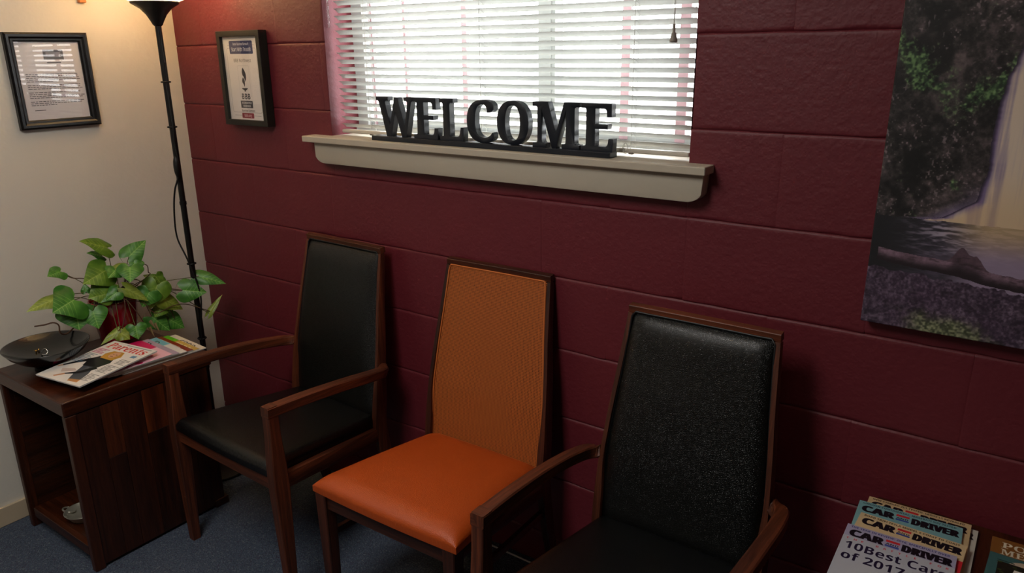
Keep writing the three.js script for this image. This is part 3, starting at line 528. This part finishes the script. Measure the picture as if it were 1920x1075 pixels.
// waterfall photograph printed on canvas
{
  const t = thing('canvas_print', 'large unframed canvas photograph of a waterfall in a mossy gorge', 'picture', [2.59 + 0.36, 1.037 + 0.475, 0.0015]); t.rotation.z = -0.006;
  const W = 900, H = 1180, n = lattice(101), f = lattice(102), q = lattice(103), fb = (x, y) => n(x, y, 4096, 4096) * 0.5 + f(x * 2.1, y * 2.1, 4096, 4096) * 0.3 + q(x * 4.3, y * 4.3, 4096, 4096) * 0.2;
  const lerp1 = (tbl, y) => { for (let i = 1; i < tbl.length; i++) if (y >= tbl[i][0]) { const k = (y - tbl[i][0]) / (tbl[i - 1][0] - tbl[i][0]); return tbl[i][1] + k * (tbl[i - 1][1] - tbl[i][1]); } return tbl[tbl.length - 1][1]; };
  const fallEdge = [[1.0, 0.37], [0.72, 0.33], [0.62, 0.29], [0.55, 0.27], [0.44, 0.255], [0.36, 0.262], [0.3, 0.245], [0.26, 0.17], [0.25, 0.09]];
  const sm = (a, b, x) => { const t = Math.min(1, Math.max(0, (x - a) / (b - a))); return t * t * (3 - 2 * t); };
  const tex = texture(W, H, (u, v) => {
    const X = u * 0.72, Y = v * 0.95;                                      // metres on the canvas
    const big = fb(X * 11 + 3, Y * 11 + 3), mid = fb(X * 45, Y * 45), small = fb(X * 130, Y * 130), leafy = f(X * 250, Y * 250, 4096, 4096), grain = q(X * 520, Y * 520, 4096, 4096);
    const shore = 0.135 - 0.05 * u + (mid - 0.5) * 0.02;
    if (v < shore) {                                                       // gravel shore with a tuft of grass at the lower edge
      let c = mixc([44, 36, 46], [150, 136, 152], sm(0.3, 0.85, small * 0.5 + leafy * 0.35 + grain * 0.15)); c = mixc(c, [92, 66, 96], 0.25 + 0.3 * big); c = mixc(c, [30, 24, 32], 0.35 * sm(0.5, 0.75, mid));
      const grass = sm(0, 0.7, 1 - Math.hypot((u - 0.22) / 0.15, (v - 0.0) / 0.06) + (mid - 0.5) * 0.6);
      return mixc(c, mixc([74, 88, 52], [188, 200, 140], sm(0.3, 0.8, leafy * 0.6 + small * 0.4)), grass * 0.7);
    }
    const log = 0.17 - 0.1 * (u - 0.04) + (fb(X * 18, 2) - 0.5) * 0.014, stump = Math.exp(-(((u - 0.235) / 0.02) ** 2)) * 0.034 + Math.exp(-(((u - 0.272) / 0.022) ** 2)) * 0.026 * (0.6 + 0.6 * mid);
    if (u > 0.022 && v < log + 0.009 + stump && v > log - 0.02) {          // fallen log with a broken stump
      const k = (v - log + 0.02) / (0.029 + stump); let c = mixc([44, 34, 40], [158, 126, 146], sm(0.1, 0.8, k) * (0.45 + 0.6 * small)); if (v > log + 0.009) c = mixc(c, [70, 52, 60], 0.5);
      return mixc(c, [40, 30, 34], 0.4 * sm(0.55, 0.75, fb(X * 60, Y * 160)));
    }
    const water = 0.252 + (mid - 0.5) * 0.004;
    if (v < water) {                                                       // pool: dark at the left, foam streaks, mist under the fall
      const st = fb(X * 40, Y * 190), foam = sm(0.04, 0.2, u) * sm(0.17, 0.235, v + (st - 0.5) * 0.05);
      let c = mixc([36, 36, 40], [104, 92, 116], st * sm(0.0, 0.2, u)); c = mixc(c, [206, 192, 210], foam * sm(0.42, 0.66, st) * 0.8);
      return mixc(c, mixc([216, 184, 140], [176, 156, 184], sm(0.15, 0.23, 0.4 - v)), sm(0.16, 0.3, u) * 0.85);
    }
    const e = lerp1(fallEdge, v) + (fb(Y * 40, 7) - 0.5) * 0.012;
    if (u > e && u < e + 0.34 + 0.1 * (1 - v)) {                           // falling water in upright veils
      const st = fb(X * 90 + 5, Y * 4), st2 = fb(X * 34 + 9, Y * 5 + 2), k = sm(0, 0.05, u - e);
      let c = mixc([128, 112, 158], [236, 216, 196], sm(0.25, 0.7, 0.3 * k + st * 0.7)); c = mixc(c, [136, 112, 156], 0.7 * sm(0.52, 0.7, st2));
      c = mixc([58, 48, 70], c, sm(0, 0.012, u - e)); return mixc(c, [232, 198, 152], 0.65 * sm(0.4, 0.26, v) * k);
    }
    // rock wall: dark hollows, pale litter, bands of moss
    let c = mixc([22, 22, 22], [122, 106, 108], sm(0.3, 0.82, big * 0.42 + mid * 0.28 + small * 0.3)); c = mixc(c, [16, 16, 17], 0.75 * sm(0.52, 0.66, fb(X * 16 + 40, Y * 14 + 9)));
    c = mixc(c, [168, 148, 154], 0.6 * sm(0.64, 0.78, leafy * 0.6 + small * 0.4) * sm(0.4, 0.62, fb(X * 22 + 7, Y * 22)));
    const a = Math.abs(v - (0.475 + Math.abs(u - 0.17) * 0.75)) / 0.045, hill = 0.9 * Math.exp(-a * a) * sm(-0.02, 0.05, u) + 0.5 * Math.exp(-(((u - 0.04) / 0.05) ** 2) - ((v - 0.6) / 0.05) ** 2) + 0.45 * Math.exp(-(((u - 0.185) / 0.02) ** 2) - ((v - 0.325) / 0.02) ** 2) + 0.3 * sm(0.68, 0.8, v);
    const moss = sm(0.42, 0.78, hill * 0.55 + (fb(X * 28 + 20, Y * 28 + 4) - 0.5) * 0.9 + (small - 0.5) * 0.7 + 0.14);
    c = mixc(c, mixc([40, 66, 42], [134, 176, 110], sm(0.3, 0.8, leafy * 0.55 + small * 0.45)), moss * 0.85);
    return mixc(c, [150, 132, 172], 0.7 * sm(0.06, 0.0, e - u) * sm(0.36, 0.26, v));
  });
  const g = new RoundedBoxGeometry(0.72, 0.95, 0.038, 2, 0.003).translate(0, 0, 0.019), p = g.attributes.position, uv = g.attributes.uv;
  for (let i = 0; i < p.count; i++) uv.setXY(i, (p.getX(i) + 0.36) / 0.72, (p.getY(i) + 0.475) / 0.95);
  part(t, 'canvas', g, std({ map: tex, roughness: 0.55 }));
}

// ---------------------------------------------------------------- window sill: WELCOME sign and venetian blind
{
  const font = await new FontLoader().loadAsync('fonts/droid/droid_serif_bold.typeface.json');
  const t = thing('welcome_sign', 'black wooden standing letters spelling WELCOME on the window sill', 'sign', [1.52, 1.3525, 0.0165]);
  part(t, 'base', span(-0.43, 0.429, 0, 0.0145, -0.0205, 0.0205, 0.0015), M.blackPaint);
  for (const [ch, x0, x1] of [['W', 1.107, 1.268], ['E', 1.263, 1.361], ['L', 1.368, 1.459], ['C', 1.472, 1.57], ['O', 1.581, 1.689], ['M', 1.703, 1.851], ['E', 1.856, 1.951]]) {
    const g = new TextGeometry(ch, { font, size: 1, depth: 0.2, curveSegments: 10, bevelEnabled: true, bevelSize: 0.012, bevelThickness: 0.006, bevelSegments: 1 }); g.computeBoundingBox(); const b = g.boundingBox;
    g.translate(-b.min.x, -b.min.y, 0).scale((x1 - x0) / (b.max.x - b.min.x), 0.1215 / (b.max.y - b.min.y), 0.022 / 0.2).translate(x0 - 1.52, 0.0145, -0.014);
    part(t, 'letter', toCreasedNormals(g, 0.5), M.blackPaint);
  }
}
{
  const t = thing('venetian_blind', 'white slatted venetian blind lowered over the window, slats tilted open', 'blind', [1.511, 1.36, -0.037]);
  const L = 1.252, sec = [], tilt = 0.56;
  // one thin curved slat
  const pos = [], idx = [], K = 6, NX = 2;
  for (const side of [0, 1]) for (let i = 0; i <= NX; i++) for (let k = 0; k <= K; k++) { const a = k / K * 2 - 1, y = 0.0016 * (1 - a * a) + (side ? 0.0004 : -0.0004), z = a * 0.0125; pos.push((i / NX - 0.5) * L, y * Math.cos(tilt) + z * Math.sin(tilt), z * Math.cos(tilt) - y * Math.sin(tilt)); }
  const S = (NX + 1) * (K + 1), at = (s, i, k) => s * S + i * (K + 1) + k;
  for (let i = 0; i < NX; i++) for (let k = 0; k < K; k++) { idx.push(at(1, i, k), at(1, i, k + 1), at(1, i + 1, k + 1), at(1, i, k), at(1, i + 1, k + 1), at(1, i + 1, k)); idx.push(at(0, i, k), at(0, i + 1, k + 1), at(0, i, k + 1), at(0, i, k), at(0, i + 1, k), at(0, i + 1, k + 1)); }
  for (let i = 0; i < NX; i++) for (const k of [0, K]) { const a = at(0, i, k), b = at(0, i + 1, k), c = at(1, i, k), d = at(1, i + 1, k); idx.push(a, b, d, a, d, c); }
  for (const i of [0, NX]) for (let k = 0; k < K; k++) { const a = at(0, i, k), b = at(0, i, k + 1), c = at(1, i, k), d = at(1, i, k + 1); idx.push(a, b, d, a, d, c); }
  let g = new THREE.BufferGeometry(); g.setAttribute('position', new THREE.Float32BufferAttribute(pos, 3)); g.setIndex(idx); g = toCreasedNormals(g, 0.6);
  const pitch = 0.0229, N = 39;
  for (let i = 0; i < N; i++) { const m = part(t, 'slat', g, M.blind); m.position.y = 0.026 + i * pitch; m.rotation.z = (rnd() - 0.5) * 0.0012; m.rotation.x = (rnd() - 0.5) * 0.05; }
  part(t, 'bottom_rail', rbox(L, 0.0115, 0.024, 0, 0.0065, 0, 0.004), std({ color: 0xc9c2b4, roughness: 0.5 }));
  part(t, 'head_rail', rbox(L + 0.01, 0.03, 0.03, 0, 0.026 + N * pitch + 0.012, 0, 0.002), M.blind);
  const top = 0.026 + N * pitch;
  for (const x of [-0.486, -0.024, 0.466]) {
    const list = [tube([[x, 0.012, 0.0125], [x, top / 2, 0.0125], [x, top, 0.0125]], 0.0007, 4, 5), tube([[x, 0.012, -0.0125], [x, top / 2, -0.0125], [x, top, -0.0125]], 0.0007, 4, 5)];
    for (let i = 0; i < N; i++) { const y = 0.026 + i * pitch - 0.0012; list.push(tube([[x, y + 0.0125 * Math.sin(tilt), 0.0115], [x + 0.002, y, 0], [x, y - 0.0125 * Math.sin(tilt), -0.0115]], 0.0006, 3, 4)); }
    part(t, 'ladder_cord', mergeGeometries(list), M.blindCord);
    part(t, 'cord_plug', rbox(0.012, 0.006, 0.012, x, 0.001, 0.008, 0.002), M.tassel);
  }
  part(t, 'cord_loop', tube([[0.452, 0.028, 0.015], [0.445, 0.018, 0.017], [0.452, 0.008, 0.017], [0.46, 0.016, 0.017], [0.452, 0.028, 0.015], [0.447, 0.004, 0.017], [0.456, -0.001, 0.016]], 0.0008, 40, 5), M.blindCord);
  const pull = part(t, 'lift_cord', mergeGeometries([tube([[0.573, 0.315, 0.02], [0.571, 0.6, 0.02], [0.57, top, 0.016]], 0.0009, 4, 5), tube([[0.5745, 0.315, 0.02], [0.577, 0.6, 0.02], [0.578, top, 0.016]], 0.0009, 4, 5)]), M.blindCord);
  part(pull, 'tassel', lathe([[0, 0.274], [0.0095, 0.274], [0.0095, 0.279], [0.006, 0.294], [0.0035, 0.298], [0.0035, 0.316], [0, 0.318]], 16).scale(1, 1, 1).translate(0.574, 0, 0.02), M.tassel);
  part(t, 'tilt_wand', new THREE.CylinderGeometry(0.0032, 0.0032, 0.56, 6).translate(-0.64, 0.34 + 0.28, 0.02), phys({ color: 0xffffff, roughness: 0.1, transmission: 0.9, thickness: 0.006 }));
}

// ---------------------------------------------------------------- plant
function leafTexture(seed, dark, light, vein) {
  const n = lattice(seed);
  return texture(256, 256, (u, v) => {        // u across (0.5 is the midrib), v from the lobes to the tip
    const x = Math.abs(u - 0.5) * 2, y = v; let k = Math.max(0, 1 - x / 0.035) * 0.9;
    for (let i = 0; i < 6; i++) { const y0 = 0.22 + i * 0.115, yy = y0 + x * (i ? 0.26 : -0.34); k = Math.max(k, Math.max(0, 1 - Math.abs(y - yy) / 0.014) * (1 - x) * 0.8); }
    const m = n(u * 9, v * 9, 9, 9), c = mixc(dark, light, Math.min(1, 0.25 + 0.5 * m + 0.35 * Math.max(0, 1 - x * 1.6)));
    return mixc(c, vein, k);
  });
}
{
  const t = thing('potted_plant', 'arrowhead vine with broad green leaves in a glossy dark red pot', 'plant', [0.14, 0.6105, 0.475]);
  const O = t.position, local = (a) => [a[0] - O.x, a[1] - O.y, a[2] - O.z];
  const pot = part(t, 'pot', lathe([[0, 0], [0.058, 0], [0.062, 0.004], [0.072, 0.07], [0.08, 0.14], [0.083, 0.152], [0.081, 0.158], [0.077, 0.156], [0.074, 0.14], [0.066, 0.1], [0, 0.1]], 56), M.pot);
  part(pot, 'soil', new THREE.CylinderGeometry(0.073, 0.068, 0.03, 32).translate(0, 0.122, 0), M.soil);
  const mats = [leafTexture(71, [30, 82, 22], [84, 148, 48], [166, 202, 116]), leafTexture(72, [52, 90, 20], [122, 160, 50], [182, 198, 108]), leafTexture(73, [86, 108, 26], [150, 168, 62], [188, 200, 116])].map((map) => phys({ map, roughness: 0.42, side: THREE.DoubleSide }));
  const LV = [[0.19, 0.967, 0.486, 0.207, 1.013, 0.567, 0.056, 0.5, 1], [0.163, 0.936, 0.496, 0.175, 0.961, 0.542, 0.031, 0.5, 0], [0.226, 0.928, 0.434, 0.232, 0.974, 0.374, 0.06, 0.2, 0], [0.161, 0.912, 0.642, 0.184, 0.915, 0.687, 0.046, 0.3, 0], [0.209, 0.893, 0.515, 0.229, 0.877, 0.592, 0.088, 0.1, 1], [0.261, 0.9, 0.453, 0.294, 0.863, 0.477, 0.071, 0.1, 0], [0.207, 0.891, 0.45, 0.212, 0.888, 0.511, 0.03, 0.3, 2], [0.22, 0.846, 0.516, 0.221, 0.818, 0.584, 0.071, 0.1, 1], [0.231, 0.828, 0.517, 0.241, 0.8, 0.566, 0.06, 0.1, 0], [0.208, 0.817, 0.635, 0.23, 0.804, 0.706, 0.112, 0.1, 0], [0.198, 0.775, 0.632, 0.225, 0.722, 0.645, 0.104, 0.1, 0], [0.193, 0.83, 0.691, 0.189, 0.819, 0.77, 0.039, 0.5, 2], [0.229, 0.767, 0.591, 0.259, 0.719, 0.597, 0.073, 0.05, 0], [0.259, 0.827, 0.481, 0.294, 0.78, 0.431, 0.036, 0.4, 2], [0.268, 0.813, 0.368, 0.27, 0.741, 0.41, 0.081, 0.1, 1], [0.246, 0.814, 0.344, 0.218, 0.844, 0.381, 0.039, 0.4, 1], [0.271, 0.758, 0.361, 0.281, 0.704, 0.293, 0.049, 0.3, 2], [0.313, 0.818, 0.227, 0.373, 0.792, 0.169, 0.043, 0.3, 0], [0.294, 0.775, 0.289, 0.343, 0.763, 0.234, 0.073, 0.05, 0], [0.329, 0.669, 0.215, 0.34, 0.727, 0.169, 0.019, 0.6, 2], [0.291, 0.691, 0.484, 0.309, 0.653, 0.491, 0.06, 0.05, 0], [0.278, 0.677, 0.533, 0.297, 0.656, 0.517, 0.039, 0.4, 2], [0.266, 0.683, 0.536, 0.261, 0.657, 0.593, 0.022, 0.4, 2], [0.218, 0.682, 0.381, 0.256, 0.63, 0.347, 0.063, 0.1, 0], [0.233, 0.66, 0.325, 0.261, 0.622, 0.29, 0.058, 0.1, 0], [0.232, 0.72, 0.327, 0.23, 0.653, 0.331, 0.043, 0.1, 0],
    [0.232, 0.893, 0.492, 0.25, 0.881, 0.524, 0.052, 0.1, 0], [0.234, 0.816, 0.534, 0.231, 0.817, 0.586, 0.063, 0.1, 1], [0.25, 0.841, 0.36, 0.256, 0.807, 0.346, 0.042, 0.3, 1], [0.273, 0.796, 0.404, 0.27, 0.752, 0.434, 0.071, 0.1, 0], [0.17, 0.823, 0.576, 0.16, 0.849, 0.572, 0.025, 0.2, 0], [0.17, 0.832, 0.646, 0.17, 0.851, 0.646, 0.012, 0.3, 1], [0.252, 0.72, 0.356, 0.249, 0.692, 0.384, 0.045, 0.2, 1], [0.256, 0.821, 0.51, 0.251, 0.803, 0.545, 0.045, 0.2, 0], [0.254, 0.892, 0.422, 0.238, 0.917, 0.432, 0.041, 0.3, 0], [0.207, 0.835, 0.543, 0.209, 0.866, 0.563, 0.052, 0.2, 1]];
  const view = V(0.86, 0.28, 0.46).normalize();
  LV.forEach((l, i) => {
    const A = V(...local(l)), B = V(...local(l.slice(3))), y = B.clone().sub(A), len = y.length() * 1.14; y.normalize();
    const up = view.clone().lerp(V(0, 1, 0), l[7] * 0.9), z = up.addScaledVector(y, -up.dot(y)).normalize(), x = y.clone().cross(z), w = 1.22 * l[6] / (1 - l[7] * 0.35);
    const pos = [], uv = [], idx = [], NT = 16, NS = 4, bend = 0.18 + 0.12 * ((i * 7) % 5) / 4;
    for (const side of [-1, 1]) for (let a = 0; a <= NT; a++) {
      const s = a / NT * 1.32 - 0.32, f = (s + 0.32) / 1.32, xo = 0.5 * w * Math.pow(Math.sin(Math.PI * Math.min(1, Math.pow(f, 0.62))), 0.85) * (f < 0.45 ? 1 : 1) * Math.pow(1 - f, 0.12) * 1.06, xi = s < 0 ? Math.min(xo, 0.16 * w * Math.pow(-s / 0.32, 0.6) + (f < 0.12 ? 0.1 * w : 0)) : 0;
      for (let b = 0; b <= NS; b++) {
        const xx = xi + (Math.max(xo, xi) - xi) * b / NS, h = -xx * xx / w * 0.9 + xx * 0.28 - bend * len * s * s * 0.55 + 0.004 * Math.sin(s * 9 + i) * xx / w;
        const q = A.clone().addScaledVector(y, s * len).addScaledVector(x, side * xx).addScaledVector(z, h); pos.push(q.x, q.y, q.z); uv.push(0.5 + side * xx / w * 0.95, f);
      }
    }
    for (let k = 0; k < 2; k++) for (let a = 0; a < NT; a++) for (let b = 0; b < NS; b++) { const o = k * (NT + 1) * (NS + 1) + a * (NS + 1) + b, p = o + NS + 1; k ? idx.push(o, o + 1, p + 1, o, p + 1, p) : idx.push(o, p + 1, o + 1, o, p, p + 1); }
    const g = new THREE.BufferGeometry(); g.setAttribute('position', new THREE.Float32BufferAttribute(pos, 3)); g.setAttribute('uv', new THREE.Float32BufferAttribute(uv, 2)); g.setIndex(idx); g.computeVertexNormals();
    // stalk from the pot to the leaf
    const an = i * 2.4, foot = V(0.035 * Math.cos(an), 0.137, 0.035 * Math.sin(an)), mid = foot.clone().lerp(A, 0.5).add(V(0, A.y > 0.16 ? 0.02 : 0.09, 0));
    const st = part(t, 'stem', new THREE.TubeGeometry(new THREE.CatmullRomCurve3([foot, mid, A.clone().addScaledVector(z, -0.001)]), 16, 0.0014, 6), M.stem);
    part(st, 'leaf', g, mats[l[8]]);
  });
  const ST = [[[0.263, 0.798, 0.495], [0.281, 0.757, 0.505], [0.271, 0.677, 0.526]], [[0.265, 0.791, 0.491], [0.288, 0.734, 0.467], [0.27, 0.666, 0.434]], [[0.218, 0.889, 0.403], [0.231, 0.884, 0.376], [0.232, 0.854, 0.375]], [[0.217, 0.821, 0.406], [0.243, 0.855, 0.374], [0.241, 0.858, 0.378]], [[0.271, 0.762, 0.432], [0.286, 0.715, 0.401], [0.284, 0.723, 0.335], [0.294, 0.721, 0.29], [0.331, 0.677, 0.212]], [[0.265, 0.801, 0.351], [0.26, 0.748, 0.338], [0.25, 0.661, 0.313]], [[0.257, 0.811, 0.369], [0.274, 0.791, 0.333], [0.294, 0.776, 0.29]], [[0.174, 0.868, 0.567], [0.164, 0.883, 0.612], [0.161, 0.911, 0.641]], [[0.189, 0.768, 0.676], [0.192, 0.801, 0.693], [0.188, 0.823, 0.701]]];
  for (const s of ST) part(t, 'runner', tube([[0.15, 0.755, 0.475], ...s].map(local), 0.0017, 30, 6), M.vine);
  part(t, 'dry_vine', tube([[0.14, 0.76, 0.55], [0.16, 0.69, 0.66], [0.173, 0.705, 0.686], [0.173, 0.733, 0.686], [0.168, 0.744, 0.698], [0.156, 0.741, 0.722], [0.143, 0.741, 0.75]].map(local), 0.0026, 40, 7), M.vine);
  const d = []; for (const [a, b, c] of [[0.28, 0.655, 0.4], [0.286, 0.648, 0.425], [0.272, 0.668, 0.41]]) d.push(new THREE.ConeGeometry(0.011, 0.04, 5, 1).scale(1, 1, 0.3).rotateZ(a * 9).rotateY(b * 5).translate(...local([a, b, c])));
  part(t, 'dry_leaf', merge(d), M.dryLeaf);
}

// ---------------------------------------------------------------- black bowl and its trinkets, glass dish on the shelf
{
  const t = thing('bowl', 'shallow black glazed footed bowl on the end table, left of the magazines', 'bowl', [0.212, 0.6105, 0.752]);
  part(t, 'body', lathe([[0, 0.004], [0.04, 0.004], [0.042, 0], [0.047, 0], [0.046, 0.008], [0.05, 0.016], [0.085, 0.034], [0.115, 0.058], [0.13, 0.08], [0.1315, 0.0825], [0.128, 0.082], [0.112, 0.067], [0.082, 0.052], [0.045, 0.041], [0, 0.039]], 72), M.bowl);
  const s = thing('silver_trinket', 'small bent silver wire trinket in the black bowl', 'trinket', [0.192, 0.6525, 0.752]);
  part(s, 'wire', tube([[-0.018, 0.002, 0.006], [-0.012, 0.012, 0.002], [-0.002, 0.016, -0.004], [0.006, 0.006, -0.006], [0.004, -0.001, 0.004], [-0.004, 0.001, 0.01], [0.014, 0.003, 0.012], [0.022, 0.006, 0.002]], 0.0016, 40, 7), M.silver);
  const b = thing('gold_trinket', 'little gold coloured trinket in the black bowl', 'trinket', [0.15, 0.6545, 0.762]);
  part(b, 'bead', merge([[0, 0.003, 0, 0.004], [0.007, 0.005, 0.003, 0.003], [-0.006, 0.002, 0.004, 0.003], [0.003, 0.006, -0.007, 0.0035]].map(([x, y, z, r]) => new THREE.IcosahedronGeometry(r, 1).translate(x, y, z))), M.gold);
}
{
  const t = thing('silvery_dish', 'small shiny silvery dish with a loop handle on the lower shelf of the end table', 'dish', [0.33, 0.0805, 0.79]);
  part(t, 'body', lathe([[0, 0.003], [0.03, 0.003], [0.034, 0], [0.04, 0.006], [0.056, 0.03], [0.059, 0.034], [0.055, 0.033], [0.036, 0.011], [0, 0.009]], 40), M.pewter);
  part(t, 'handle', new THREE.TorusGeometry(0.018, 0.0032, 10, 28).scale(1.3, 1, 1).rotateX(Math.PI / 2 - 0.3).translate(-0.058, 0.022, 0.02), M.pewter);
}
{
  const t = thing('cable', 'thin white cable along the foot of the red wall under the chairs', 'cable', [1.56, 0.0035, 0.022]);
  part(t, 'wire', tube([[-0.1, 0, 0.001], [0, 0, 0], [0.1, 0, 0], [0.2, 0, 0.002]], 0.003, 20, 7), std({ color: 0xd8d8d4, roughness: 0.5 }));
}
renderer.render(scene, camera);
